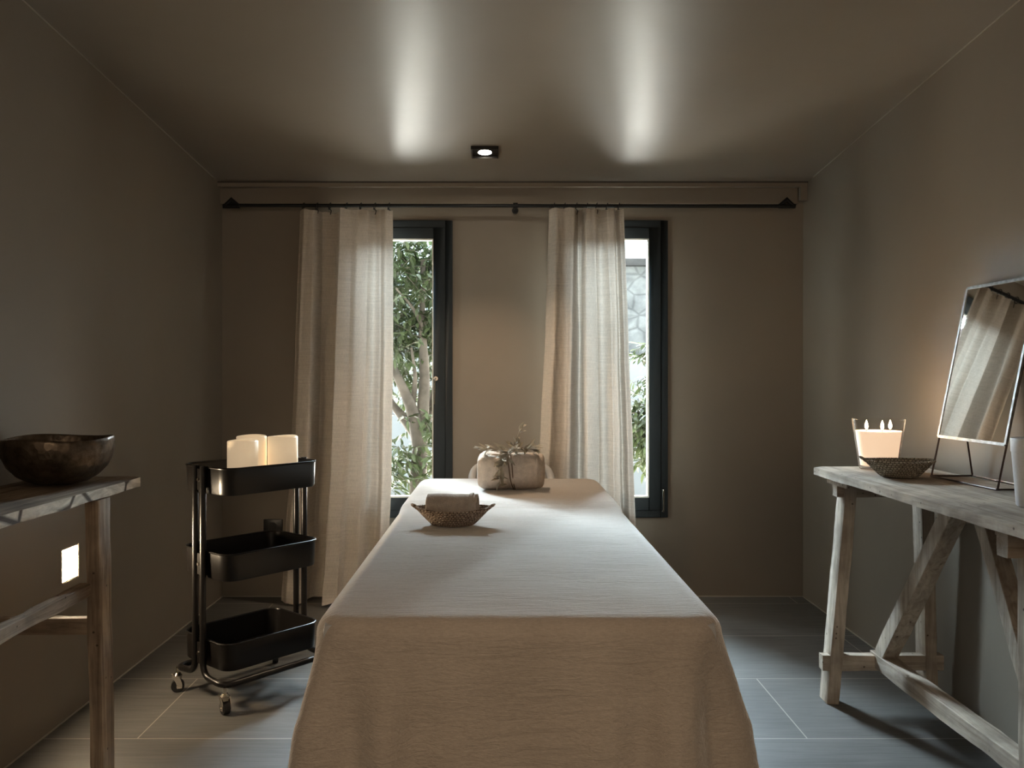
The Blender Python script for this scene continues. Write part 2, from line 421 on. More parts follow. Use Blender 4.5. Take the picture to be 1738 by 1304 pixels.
def arc_path(pts, r, n=6):
    """polyline with rounded corners"""
    pts = [Vector(p) for p in pts]; out = [pts[0]]
    for i in range(1, len(pts) - 1):
        a, b, c = pts[i-1], pts[i], pts[i+1]
        d1 = (a - b).normalized(); d2 = (c - b).normalized()
        rr = min(r, (a-b).length*0.49, (c-b).length*0.49)
        s, e = b + d1*rr, b + d2*rr
        for k in range(n + 1):
            t = k / n; out.append((1-t)**2*s + 2*t*(1-t)*b + t*t*e)
    out.append(pts[-1]); return out

# ------------------------------------------------------------------ room shell
XL, XR, YB, YN = -1.369, 1.485, 4.14, -2.2
def zc(y): return 2.020 + 0.081 * (YB - y)      # the ceiling falls towards the windows
WT = 0.22
# windows: (outer x0, x1), z0, z1
WIN = [(-0.817, -0.237), (0.239, 0.819)]
WZ0, WZ1 = 0.391, 1.847

struct(MB().box((XL-0.2, YN-0.2, -0.1), (XR+0.2, YB+0.001, 0)).build('floor', 'floor', smooth=False))
mb = MB()
a, b_ = YN - 0.2, YB + WT
mb.add([(XL-0.2, a, zc(a)), (XR+0.2, a, zc(a)), (XR+0.2, b_, zc(b_)), (XL-0.2, b_, zc(b_)),
        (XL-0.2, a, zc(a)+0.15), (XR+0.2, a, zc(a)+0.15), (XR+0.2, b_, zc(b_)+0.15), (XL-0.2, b_, zc(b_)+0.15)],
       [(0,1,2,3),(7,6,5,4),(0,4,5,1),(1,5,6,2),(2,6,7,3),(3,7,4,0)])
ceil_o = struct(mb.build('ceiling', 'ceiling', smooth=False))
# left wall with the opening for its recessed lamp
LY0, LY1, LZ0, LZ1 = 2.628, 2.733, 0.433, 0.540
mb = MB(); top = 2.75
mb.box((XL-0.2, YN-0.2, 0), (XL, LY0, top)); mb.box((XL-0.2, LY1, 0), (XL, YB+WT, top))
mb.box((XL-0.2, LY0, 0), (XL, LY1, LZ0)); mb.box((XL-0.2, LY0, LZ1), (XL, LY1, top))
struct(mb.build('wall_left', 'wall', smooth=False))
struct(MB().box((XR, YN-0.2, 0), (XR+0.2, YB+WT, top)).build('wall_right', 'wall', smooth=False))
struct(MB().box((XL-0.2, YN-0.2, 0), (XR+0.2, YN, top)).build('wall_near', 'wall', smooth=False))
mb = MB()
y0, y1 = YB, YB + WT
mb.box((XL, y0, 0), (WIN[0][0], y1, 2.03)); mb.box((WIN[0][1], y0, 0), (WIN[1][0], y1, 2.03)); mb.box((WIN[1][1], y0, 0), (XR, y1, 2.03))
for (x0, x1) in WIN:
    mb.box((x0, y0, 0), (x1, y1, WZ0)); mb.box((x0, y0, WZ1), (x1, y1, 2.03))
struct(mb.build('wall_back', 'wall', smooth=False))

# thin pale sealant lines where floor, walls and ceiling meet
c = 0.004
struct(MB().box((XL, YN, 0), (XL+c, YB, c)).build('baseboard_left', 'caulk', smooth=False))
struct(MB().box((XR-c, YN, 0), (XR, YB, c)).build('baseboard_right', 'caulk', smooth=False))
struct(MB().box((XL, YB-c, 0), (XR, YB, c)).build('baseboard_back', 'caulk', smooth=False))
for i, (xa, xb) in enumerate([(XL, XL+0.003), (XR-0.003, XR)]):
    mb = MB(); mb.add([(xa,YN,zc(YN)-.003),(xb,YN,zc(YN)-.003),(xb,4.0,zc(4.0)-.003),(xa,4.0,zc(4.0)-.003),
                       (xa,YN,zc(YN)),(xb,YN,zc(YN)),(xb,4.0,zc(4.0)),(xa,4.0,zc(4.0))],
                      [(3,2,1,0),(4,5,6,7),(0,1,5,4),(1,2,6,5),(2,3,7,6),(3,0,4,7)])
    struct(mb.build('trim_%d' % (i+1), 'caulk', smooth=False))
# framing strip under the ceiling, dark strip as its shadow gap, pelmet board behind
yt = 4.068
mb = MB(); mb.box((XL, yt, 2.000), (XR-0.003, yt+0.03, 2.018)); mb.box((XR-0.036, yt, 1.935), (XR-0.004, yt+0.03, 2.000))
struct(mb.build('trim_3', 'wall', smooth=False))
struct(MB().box((XL, yt+0.004, 2.018), (XR, yt+0.03, 2.0257)).build('trim_4', 'gap_shade', smooth=False))  # solid dark strip in place of the shade in the gap
struct(MB().box((XL, YB-0.03, 1.925), (XR-0.036, YB, 2.03)).build('trim_5', 'wall', smooth=False))

# ------------------------------------------------------------------ windows
for i, (x0, x1) in enumerate(WIN):
    fw = 0.093; gz0, gz1 = 0.488, 1.758
    g0, g1 = x0 + fw, x1 - fw
    mb = MB()     # fixed frame
    f1 = 0.035
    mb.box((x0, 4.128, WZ0), (x0+f1, 4.19, WZ1)); mb.box((x1-f1, 4.128, WZ0), (x1, 4.19, WZ1))
    mb.box((x0+f1, 4.128, WZ0), (x1-f1, 4.19, WZ0+f1)); mb.box((x0+f1, 4.128, WZ1-f1), (x1-f1, 4.19, WZ1))
    wf = struct(mb.build('window_%d' % (i+1), 'frame', bevel=0.002))
    mb = MB()     # opening sash
    s = 0.0355
    mb.box((x0+s, 4.124, WZ0+s), (g0, 4.18, WZ1-s)); mb.box((g1, 4.124, WZ0+s), (x1-s, 4.18, WZ1-s))
    mb.box((g0, 4.124, WZ0+s), (g1, 4.18, gz0)); mb.box((g0, 4.124, gz1), (g1, 4.18, WZ1-s))
    mb.build('sash', 'frame', wf, bevel=0.003)
    mb = MB(); e = 0.007
    mb.box((g0, 4.13, gz0), (g0+e, 4.168, gz1)); mb.box((g1-e, 4.13, gz0), (g1, 4.168, gz1))
    mb.box((g0+e, 4.13, gz0), (g1-e, 4.168, gz0+e)); mb.box((g0+e, 4.13, gz1-e), (g1-e, 4.168, gz1))
    mb.build('glazing_bead', 'bead', wf, smooth=False)
    MB().box((g0+0.002, 4.147, gz0+0.002), (g1-0.002, 4.151, gz1-0.002)).build('pane', 'pane', wf, smooth=False)
    mb = MB()
    if i == 0:
        hx, hz = -0.317, 1.072
        mb.tube([(hx, 4.120, hz), (hx, 4.100, hz)], 0.011, 14)
        mb.tube(arc_path([(hx, 4.10, hz), (hx-0.004, 4.092, hz), (hx-0.006, 4.092, hz-0.125)], 0.01), 0.0032, 8)
    else:
        hx, hz = 0.790, 0.52
        mb.tube(arc_path([(hx, 4.120, hz+0.01), (hx, 4.092, hz+0.01), (hx, 4.092, hz-0.095), (hx, 4.12, hz-0.095)], 0.008), 0.0045, 8)
    mb.build('window_handle', 'chrome', wf)

# ------------------------------------------------------------------ curtain rod and curtains
RY, RZ = 4.035, 1.902
rod = thing('curtain_rod', 'long black iron curtain rod spanning the whole window wall', 'curtain rod', (0.05, RY, RZ))
mb = MB(); mb.tube([(-1.36, 0, 0), (1.32, 0, -0.004)], 0.0085, 12); mb.build('rod', 'black_iron', rod)
for sx in (-1.36, 1.36):
    d = 1 if sx < 0 else -1
    sz = -0.0 
    mb = MB()
    x = sx - (0.02 if sx > 0 else -0.0)
    mb.tube([(x-d*0.01, 0, -0.002), (x+d*0.02, 0, 0.026), (x+d*0.055, 0, -0.002)], [0.010, 0.014, 0.009], 10)
    mb.tube([(x-d*0.02, 0, -0.004), (x+d*0.06, 0, -0.004)], 0.011, 10)
    mb.build('finial', 'black_iron', rod)
for sx in (0.02,):
    mb = MB(); mb.tube(arc_path([(sx, 0.0, -0.012), (sx, 0.05, -0.012), (sx, 0.074, -0.012)], .01), 0.005, 8)
    mb.tube([(sx, 0.064, -0.012), (sx, 0.074, -0.012)], 0.016, 14)
    mb.tube([(sx-0.011, 0, 0), (sx+0.011, 0, 0)], 0.0125, 12)
    mb.build('bracket', 'black_iron', rod)

def interp(tab, z):
    if z >= tab[0][0]: return tab[0][1]
    for (za, xa), (zb, xb) in zip(tab, tab[1:]):
        if z >= zb:
            t = (za - z) / (za - zb); t = t*t*(3-2*t)*0.5 + t*0.5
            return xa + (xb - xa)*t
    return tab[-1][1]

def curtain(name, label, left, right, foldtab, ztop, zbot, hooks, seed):
    """foldtab: list of (u, depth) giving fold crests and hollows across the width"""
    NU, NZ = 260, 150; rows = []
    for j in range(NZ + 1):
        t = j / NZ; z = ztop + (zbot - ztop) * t
        xl, xr = interp(left, z), interp(right, z)
        row = []
        for i in range(NU + 1):
            u = i / NU
            # fold drift with height
            uu = min(1, max(0, u + 0.018*sin(3.1*t + 6*u + seed) * sin(pi*u)))
            k = 0
            while k < len(foldtab) - 2 and uu > foldtab[k+1][0]: k += 1
            (ua, da), (ub, db) = foldtab[k], foldtab[k+1]
            q = min(1, max(0, (uu - ua) / (ub - ua))); q = q*q*(3 - 2*q)
            d = da + (db - da)*q
            amp = 0.80 + 0.45*min(1, t*2.2)
            y = RY + 0.004 - d*amp*1.35
            y += 0.006*fbm((u*9, t*5, seed), 1.0) + 0.0022*fbm((u*26, t*24, seed+4), 1.0)
            # crumples low down
            y += 0.013*fbm((u*7+seed, t*26, 1.3), 1.0) * max(0, (t-0.72)/0.28)
            if y > YB - 0.012: y = YB - 0.012
            if z > WZ0 - 0.02 and y > 4.105: y = 4.105
            x = xl + (xr - xl)*u + 0.010*sin(uu*37 + seed)*sin(pi*u)*min(1, t*3)
            zz = z
            if j == 0: zz += 0.004*sin(u*31)
            if t > 0.97: zz += 0.012*fbm((u*11, 0, seed), 1.0)
            if t > 0.93: y -= 0.02*((t-0.93)/0.07)**2*(0.6+0.6*fbm((u*8, 2, seed), 1.0))
            row.append(Vector((x, y, max(0.004, zz))))
        rows.append(row)
    mb = MB(); mb.grid(rows)
    o = mb.build(name, 'curtain', angle=80)
    tag(o, label, 'curtain')
    for (hx) in hooks:
        m = MB()
        m.tube([(hx + 0.004*sin(a), RY + 0.0155*cos(a), RZ + 0.0155*sin(a) - 0.004) for a in [2*pi*k/16 for k in range(16)]], 0.0022, 6, close=True)
        m.tube(arc_path([(hx, RY, RZ-0.018), (hx+0.008, RY-0.004, RZ-0.026), (hx+0.002, RY-0.002, RZ-0.045)], .006), 0.002, 6)
        m.build('curtain_ring', 'black_iron', o)
    return o
def X(px, Y=YB): return (px - 850) / FPX * Y
def Z(py, Y=YB): return 1.08 - (py - 640) / FPX * Y
cy = 4.02
curtain('curtain', 'natural linen curtain pulled half over the left window, behind the black trolley',
        [(1.885, X(508,cy)), (1.2, X(500,cy)), (0.66, X(492,cy)), (0.35, X(484,cy)), (0.0, X(477,cy))],
        [(1.885, X(667,cy)), (1.2, X(668,cy)), (0.6, X(665,cy)), (0.3, X(661,cy)), (0.0, X(658,cy))],
        [(0, .005), (.07, .035), (.17, .04), (.235, -.035), (.34, -.05), (.40, -.02), (.445, .055), (.54, .05), (.62, .018),
         (.72, .028), (.80, -.002), (.86, .012), (.93, .038), (1, .02)], Z(357, cy), 0.012,
        [X(p, RY) for p in (515, 538, 560, 588, 612, 636, 660)], 1.0)
curtain('curtain', 'natural linen curtain pulled half over the right window, glowing with daylight',
        [(1.885, X(932,cy)), (1.3, X(926,cy)), (0.85, X(918,cy)), (0.6, X(913,cy)), (0.0, X(905,cy))],
        [(1.885, X(1058,cy)), (1.2, X(1066,cy)), (0.7, X(1073,cy)), (0.3, X(1078,cy)), (0.0, X(1082,cy))],
        [(0, .0), (.10, .045), (.22, .03), (.34, .05), (.42, -.03), (.46, -.02), (.52, .035), (.62, .02), (.70, -.01), (.78, .02), (.86, .03),
         (.90, -.01), (.95, .02), (1, .03)], Z(355, cy), 0.012,
        [X(p, RY) for p in (940, 958, 978, 996, 1012, 1030, 1050)], 5.0)

# ------------------------------------------------------------------ black socket, lamps
so = thing('wall_socket', 'small black socket plate low on the window wall beside the left curtain', 'socket', (X(464), YB, Z(893)))
MB().box((-0.046, -0.011, -0.034), (0.046, 0.0, 0.034)).build('plate', 'socket', so, bevel=0.003)
m = MB(); m.tube([(0, -0.0125, 0), (0, -0.010, 0)], 0.02, 20); m.build('outlet', 'rubber', so)

def downlight(x, y, energy, label, ang=110, blend=0.9):
    z = zc(y); tilt = -math.atan(0.081)
    t = thing('ceiling_spotlight', label, 'ceiling lamp', (x, y, z))
    t.rotation_euler = (tilt, 0, 0)
    h = 0.059
    mb = MB(); e = 0.006
    mb.box((-h, -h, -0.014), (-h+e, h, 0)); mb.box((h-e, -h, -0.014), (h, h, 0)); mb.box((-h+e, -h, -0.014), (h-e, -h+e, 0)); mb.box((-h+e, h-e, -0.014), (h-e, h, 0))
    mb.build('bezel', 'black', t, smooth=False)
    MB().box((-h+e, -h+e, -0.004), (h-e, h-e, -0.0005)).build('housing', 'black', t, smooth=False)
    mb = MB(); mb.tube([(0, 0, -0.004), (0, 0, -0.0075)], 0.033, 28); mb.build('bulb_rim', 'chrome', t)
    mb = MB(); mb.tube([(0, 0, -0.0072), (0, 0, -0.0085)], 0.029, 28); mb.build('bulb', 'lamp_glow', t)
    ld = bpy.data.lights.new('spotlight_beam', 'SPOT'); ld.energy = energy; ld.color = (1.0, 0.74, 0.50)
    ld.spot_size = radians(ang); ld.spot_blend = blend; ld.shadow_soft_size = 0.03
    lo = bpy.data.objects.new('spotlight_beam', ld); C.objects.link(lo); lo.parent = t; lo.location = (0, 0, -0.04)
    lo.rotation_euler = (-tilt, 0, 0)
    return t
downlight(X(823, 3.649), 3.649, 30, 'square black recessed spotlight in the ceiling in front of the windows', 88)
downlight(-0.10, 0.35, 26, 'unseen square black spotlight added as fill in the ceiling straight above the camera')  # added lamp out of view, brightens the blanket front
downlight(-0.10, -1.25, 40, 'unseen square black spotlight added as fill in the ceiling near the rear wall')  # added lamp out of view behind the camera, general fill

wl = thing('wall_lamp', 'small square glowing lamp set into the left wall below the table', 'wall lamp', (XL, (LY0+LY1)/2, (LZ0+LZ1)/2))
hy, hz = (LY1-LY0)/2, (LZ1-LZ0)/2
mb = MB(); e = 0.004
mb.box((-0.05, -hy, -hz), (-0.001, -hy+e, hz)); mb.box((-0.05, hy-e, -hz), (-0.001, hy, hz))
mb.box((-0.05, -hy+e, -hz), (-0.001, hy-e, -hz+e)); mb.box((-0.05, -hy+e, hz-e), (-0.001, hy-e, hz))
mb.build('housing', simple('lamp_housing', (0.5, 0.42, 0.32), 0.6), wl, smooth=False)
MB().box((-0.012, -hy+e, -hz+e), (-0.004, hy-e, hz-e)).build('diffuser', 'wall_glow', wl, smooth=False)

# ------------------------------------------------------------------ massage table and blanket
bx0, bx1, by0, by1 = -0.372, 0.446, 1.625, 3.82
TZ = 0.610
bcx, bcy = (bx0+bx1)/2, (by0+by1)/2
def top_raise(y):
    t = min(1, max(0, (y - 3.02)/0.10)); t = t*t*(3-2*t); return 0.014*t
mt = thing('massage_table', 'massage table almost hidden under a blanket, its grey face cradle showing at the far end', 'massage table', (bcx, bcy, 0))
hw, hl = (bx1-bx0)/2 - 0.02, (by1-by0)/2 - 0.02
MB().box((-hw, -hl, TZ-0.09), (hw, hl, TZ-0.012)).build('padded_top', 'cream_pad', mt, bevel=0.02)
for sx in (-1, 1):
    for sy in (-1, 1):
        m = MB(); m.beam((sx*(hw-0.05), sy*(hl-0.3), TZ-0.09), (sx*(hw-0.03), sy*(hl-0.25), 0), 0.045, 0.045)
        m.build('leg', 'brown_z', mt)
m = MB(); cx = X(868, 3.9) - bcx; pts = []
for k in range(13):
    a = pi*k/12; pts.append((cx + 0.17*cos(a)*-1, 3.88-bcy + 0.05*sin(a), TZ - 0.03 + 0.055*sin(min(a, pi-a)*1.0)))
m.tube(arc_path([(cx-0.165, 3.80-bcy, TZ-0.04), (cx-0.185, 3.87-bcy, TZ+0.005), (cx-0.165, 3.90-bcy, TZ+0.052), (cx-0.09, 3.915-bcy, TZ+0.062), (cx+0.09, 3.915-bcy, TZ+0.06), (cx+0.165, 3.90-bcy, TZ+0.05), (cx+0.185, 3.87-bcy, TZ), (cx+0.165, 3.80-bcy, TZ-0.04)], 0.05), 0.018, 14)
m.build('face_cradle', 'cream_pad', mt)

def outline(ins=0.0, rc=0.085):
    """points of a rounded rectangle with normals, counter-clockwise"""
    W2, L2 = (bx1-bx0)/2 - ins, (by1-by0)/2 - ins
    rc = max(1e-8, rc - ins)
    cs = [(W2-rc, -L2+rc, -pi/2), (W2-rc, L2-rc, 0), (-W2+rc, L2-rc, pi/2), (-W2+rc, -L2+rc, pi)]
    pts = []
    for q in range(4):
        cxx, cyy, a0 = cs[q]
        for k in range(22):
            a = a0 + (pi/2)*k/21; pts.append((cxx + rc*cos(a), cyy + rc*sin(a), cos(a), sin(a), 1 - abs(k-10.5)/10.5*0.0))
        nx = cs[(q+1) % 4]; a = a0 + pi/2
        p0 = (cxx + rc*cos(a), cyy + rc*sin(a)); p1 = (nx[0] + rc*cos(a), nx[1] + rc*sin(a))
        ns = 50 if q in (1, 3) else 110
        for k in range(1, ns):
            t = k/ns; pts.append((p0[0]+(p1[0]-p0[0])*t, p0[1]+(p1[1]-p0[1])*t, cos(a), sin(a), 0))
    return pts
OL = outline()
NP = len(OL)
cum = [0]
for i in range(1, NP): cum.append(cum[-1] + sqrt((OL[i][0]-OL[i-1][0])**2 + (OL[i][1]-OL[i-1][1])**2))
rows = []
# flat top: rings from the middle line outwards
R = 0.045
W2_ = (bx1-bx0)/2
for ins in [W2_-1e-8, 0.405, 0.39, 0.37, 0.35, 0.33, 0.29, 0.25, 0.21, 0.18, 0.15, 0.125, 0.10, 0.08, 0.062, 0.05]:
    r = []
    for (xx, yy, nx, ny, q) in outline(ins):
        z = TZ + top_raise(yy + bcy)
        z += 0.0035*fbm((xx*5, yy*5, 0), 1.0) + 0.0022*fbm((xx*6, yy*34, 3), 1.0)
        z += 0.006*math.exp(-((yy+bcy-3.03-0.02*sin(xx*7))/0.018)**2)
        k = min(1, (ins-0.045)/0.05); z = TZ + top_raise(yy+bcy) + (z - TZ - top_raise(yy+bcy))*max(0.15, k)
        r.append(Vector((xx, yy, z)))
    rows.append(r)
# rounded edge then the drop
prof = []
for k in range(0, 9):
    a = (pi/2)*k/8*0.96; prof.append((-R + R*sin(a) , -R + R*cos(a), 0.0))
Zend = 0.05; zs = TZ - R
for k in range(1, 61):
    t = k/60; prof.append((0.0 + 0.075*t**1.15, -R - (zs-Zend)*t, t))
FL, FRr = -bcx + bx0, -bcx + bx1
def fold(x, y, nx, ny, t, s):
    """vertical folds, strong at the corners"""
    L2 = (by1-by0)/2; W2 = (bx1-bx0)/2
    dc = min(sqrt((x-cxx)**2 + (y-cyy)**2) for cxx in (-W2, W2) for cyy in (-L2, L2))
    near = math.exp(-(dc/0.21)**2)
    wv = cos(s*46 + 1.2) * 0.030*near + 0.004*sin(s*11) + 0.003*sin(s*23 + 2)
    return wv * min(1, t*3.0) + 0.02*near*t
for (o_, dz, t) in prof:
    r = []
    for i, (x, y, nx, ny, q) in enumerate(OL):
        s = cum[i]
        out = o_ + fold(x, y, nx, ny, t, s) + 0.003*fbm((s*6, t*7, 0), 1.0)*min(1, t*4)
        out += 0.0012*fbm((s*14, t*40, 5), 1.0)*min(1, t*4)
        z = TZ + dz + top_raise(y + bcy) * (1-t)
        if t > 0.98: z += 0.006*sin(s*9)
        r.append(Vector((x + nx*out, y + ny*out, z)))
    rows.append(r)
mb = MB(); mb.grid(rows, close_u=True)
bl = mb.build('blanket', 'blanket', angle=80, loc=(bcx, bcy, 0))
tag(bl, 'greige brushed wool blanket draped over the whole massage table', 'blanket')

# ------------------------------------------------------------------ woven baskets
def basket(name, label, loc, a, b, h, mat, rz=0.0, lift=0.008, base=0.52, knots=()):
    t = thing(name, label, 'basket', loc, rz)
    n = 220; rows = []; inner = []
    NR = 30
    for j in range(NR + 1):
        q = j / NR; k = base + (1 - base) * (q**0.85)
        row = []; irow = []
        for i in range(n):
            th = 2*pi*i/n
            wv = 0.0026 * (1 if math.floor(q*12) % 2 == 0 else -1) * math.copysign(abs(sin(th*34))**0.6, sin(th*34)) * sin(pi*((q*12) % 1.0))
            point = 1 + 0.10*abs(cos(th))**6*q
            z = h*q + lift*abs(cos(th))**3*q
            row.append(Vector(((a*k*point + wv)*cos(th), (b*k + wv)*sin(th), z)))
            irow.append(Vector(((a*k*point - 0.005)*cos(th), (b*k - 0.005)*sin(th), max(z, 0.004) + 0.0005)))
        rows.append(row); inner.append(irow)
    mb = MB(); mb.grid(rows, close_u=True); mb.grid(inner, close_u=True, flip=True)
    mb.cap(rows[0], True); mb.cap(inner[0])
    mb.build('body', mat, t, angle=60)
    mb = MB(); top_ = rows[-1]
    for s in (0, 1):
        pts = []
        for i in range(n):
            th = 2*pi*i/n; ph = th*38 + s*pi
            p = (rows[-1][i] + inner[-1][i]) / 2
            nr = Vector((cos(th), sin(th), 0))
            pts.append(p + nr*0.0024*cos(ph) + Vector((0, 0, 0.0024*sin(ph))))
        mb.tube(pts, 0.0030, 6, close=True)
    mb.build('rim', mat, t)
    for sx in knots:
        mb = MB()
        ex = sx*(a*1.10 + 0.002)
        mb.tube([(ex + 0.010*cos(q)*sx, 0.014*sin(q), h + lift + 0.004 + 0.006*cos(q)) for q in [2*pi*k/14 for k in range(14)]], 0.0036, 8, close=True)
        mb.build('handle', mat, t)
    return t
by = 2.67
basket('woven_basket', 'small boat-shaped palm basket on the blanket holding a rolled towel', (X(769, by), by, TZ+0.003), 0.108, 0.085, 0.047, 'basket', lift=0.006, base=0.60, knots=(-1, 1))

# rolled towel in the basket
def rolled_towel():
    o = thing('rolled_towel', 'beige rolled face towel lying in the basket on the bed', 'towel', (X(767, by), by, TZ + 0.012), radians(-4))
    L = 0.158; rows = []
    turns = 3.6; n = 150
    for j in range(25):
        x = -L/2 + L*j/24; row = []
        for i in range(n):
            q = i/(n-1); th = q*turns*2*pi - 0.4
            r = 0.007 + (0.036)*q
            k = 1 + 0.05*fbm((x*14, q*9, 0), 1.0)
            row.append(Vector((x + 0.004*sin(q*9)*(j in (0, 24)), r*cos(th)*k*1.12, 0.043 + r*sin(th)*k + 0.002*fbm((x*40, th, 2), 1.0))))
        rows.append(row)
    mb = MB(); mb.grid(rows)
    p = mb.build('terry_roll', 'towel', o, angle=70)
    md = p.modifiers.new('thickness', 'SOLIDIFY'); md.thickness = 0.0085; md.offset = 0
    mb = MB()
    for xx in (L/2 - 0.016, ):
        pts = [(xx, 0.0470*cos(a)*1.12, 0.043 + 0.0470*sin(a)) for a in [pi*0.0 + 2*pi*k/40 for k in range(40)]]
    rws = [[Vector((xx + dx, (0.0462+dr)*cos(2*pi*k/60)*1.12, 0.043 + (0.0462+dr)*sin(2*pi*k/60))) for k in range(60)] for (dx, dr) in ((-0.006, 0), (-0.005, 0.0018), (0.005, 0.0018), (0.006, 0))]
    mb.grid(rws, close_u=True); mb.build('woven_border', 'towel_hem', o)
    return o
rolled_towel()

# ------------------------------------------------------------------ towel bundle with olive sprigs
BY = 3.42; BZ = TZ + top_raise(3.4) + 0.003
bd = thing('folded_blanket', 'rolled beige blanket tied with twine at the head of the bed', 'blanket roll', (X(868, BY), BY, BZ), radians(-2))
rows = []; L = 0.240; n = 72
NX = 48
for j in range(NX + 1):
    u = j/NX; x = -L/2 + L*u
    e = min(u, 1-u)
    endr = min(1, (e/0.06))**0.5 if e < 0.06 else 1
    hh = 0.076*(0.90 + 0.10*endr) - 0.006*u
    dd = 0.078*(0.88 + 0.12*endr)
    pinch = 0.006*math.exp(-((u-0.47)/0.03)**2)
    row = []
    for i in range(n):
        th = 2*pi*i/n
        ce, se = cos(th), sin(th)
        ex = 0.62
        yy = math.copysign(abs(ce)**ex, ce)*(dd - pinch); zz = math.copysign(abs(se)**ex, se)*(hh - pinch)
        ridge = 0.005*sin(u*70 + 1.5*sin(th*2)) * max(0, (u-0.86)/0.14) + 0.004*sin(th*5 + u*6)*0.5
        k = 1 + ridge/0.07 + 0.045*fbm((x*16, ce*1.5, se*1.5), 1.0)
        zf = 0.074 + zz*k
        row.append(Vector((x + (0.012*cos(th*1.0)*0.4 if u in (0, 1) else 0), yy*k, max(0.0, zf))))
    rows.append(row)
mb = MB(); mb.grid(rows, close_u=True)
# rounded ends
for (ring, dr) in ((rows[0], -1), (rows[-1], 1)):
    cen = sum(ring, Vector())/n
    prev = ring; rr = [ring]
    for (s, dx) in ((0.93, 0.008), (0.80, 0.012), (0.62, 0.010), (0.45, 0.015), (0.25, 0.010), (0.06, 0.014)):
        rr.append([cen + (p - cen)*s + Vector((dr*dx, 0, 0)) for p in ring])
    mb.grid(rr, close_u=True, flip=(dr < 0)); mb.cap(rr[-1], dr > 0)
mb.build('rolled_cloth', 'towel', bd, angle=70)
mb = MB()
for (ox, sl) in ((-0.006, 0.020), (0.006, 0.012)):
    mb.tube([( ox + sl*sin(a)*-0.9, math.copysign(abs(cos(a))**0.62, cos(a))*0.0775, 0.074 + math.copysign(abs(sin(a))**0.62, sin(a))*0.0742) for a in [2*pi*k/48 for k in range(48)]], 0.0024, 6, close=True)
mb.build('twine', 'twine', bd)

def leaf(mb, p, d, up, L, W, curl=0.15):
    d = d.normalized(); s = d.cross(up)
    if s.length < 1e-3: s = d.cross(Vector((1, 0, 0)))
    s.normalize(); nn = s.cross(d)
    prof = [(0, 0.05), (0.25, 0.8), (0.5, 1.0), (0.75, 0.7), (1, 0.03)]
    vs = []
    for (t, w_) in prof:
        cpt = p + d*(L*t) - nn*(curl*L*t*t)
        vs += [cpt + s*(W/2*w_) + nn*W*0.12*w_, cpt, cpt - s*(W/2*w_) + nn*W*0.12*w_]
    fs = []
    for k in range(4):
        a = k*3; fs += [(a, a+1, a+4, a+3), (a+1, a+2, a+5, a+4)]
    mb.add(vs, fs)

rnd = random.Random(11)
def sprig(label, path, n, L, seed):
    r = random.Random(seed)
    base = Vector(path[0])
    pts = arc_path([Vector(p) - base for p in path], 0.03, 5)
    t = thing('olive_sprig', label, 'sprig', base, 0, 'olive sprigs on the rolled blanket')
    mb = MB(); mb.tube(pts, [0.0022*(1 - 0.7*i/len(pts)) for i in range(len(pts))], 6); mb.build('stem', 'olive', t)
    mb = MB()
    for k in range(n):
        q = (k + 0.5)/n*(len(pts)-1); i = int(q); p = pts[i].lerp(pts[min(i+1, len(pts)-1)], q - i)
        d = (pts[min(i+1, len(pts)-1)] - pts[max(0, i-1)]).normalized()
        side = Vector((r.uniform(-1, 1), r.uniform(-0.9, 0.5), r.uniform(-0.35, 0.9)))
        leaf(mb, p, (d*0.7 + side).normalized(), Vector((r.uniform(-.4, .4), -0.5, 1)), 1.35*L*r.uniform(0.7, 1.2), 0.015, r.uniform(-0.1, 0.3))
    mb.build('leaves', 'olive', t, angle=60)
bxc = X(868, BY); f0 = BY - 0.083; tz = BZ + 0.152
sprig('silvery olive sprig rising highest above the rolled blanket', [(bxc+0.0, BY-0.03, tz+0.004), (bxc+0.012, BY-0.03, tz+0.03), (bxc+0.032, BY-0.02, tz+0.085), (bxc+0.042, BY-0.01, tz+0.105)], 12, 0.024, 3)
sprig('silvery olive sprig lying left along the top of the rolled blanket', [(bxc+0.02, BY-0.05, tz+0.006), (bxc-0.04, BY-0.055, tz+0.014), (bxc-0.10, BY-0.06, tz+0.012), (bxc-0.13, BY-0.06, tz+0.018)], 16, 0.034, 5)
sprig('silvery olive sprig lying right along the top of the rolled blanket', [(bxc-0.03, BY-0.05, tz+0.01), (bxc+0.03, BY-0.055, tz+0.012), (bxc+0.07, BY-0.05, tz+0.014), (bxc+0.105, BY-0.05, tz+0.006)], 26, 0.036, 8)
sprig('silvery olive sprig hanging down the front of the rolled blanket', [(bxc+0.01, BY-0.06, tz+0.008), (bxc-0.02, f0-0.010, tz-0.015), (bxc-0.045, f0-0.016, tz-0.07), (bxc-0.05, f0-0.02, tz-0.135)], 30, 0.033, 12)
sprig('short leafy olive sprig bunched in the middle of the rolled blanket', [(bxc+0.03, BY-0.06, tz+0.006), (bxc-0.0, f0-0.006, tz+0.010), (bxc-0.03, f0-0.012, tz-0.010), (bxc-0.05, f0-0.014, tz-0.03)], 24, 0.036, 21)

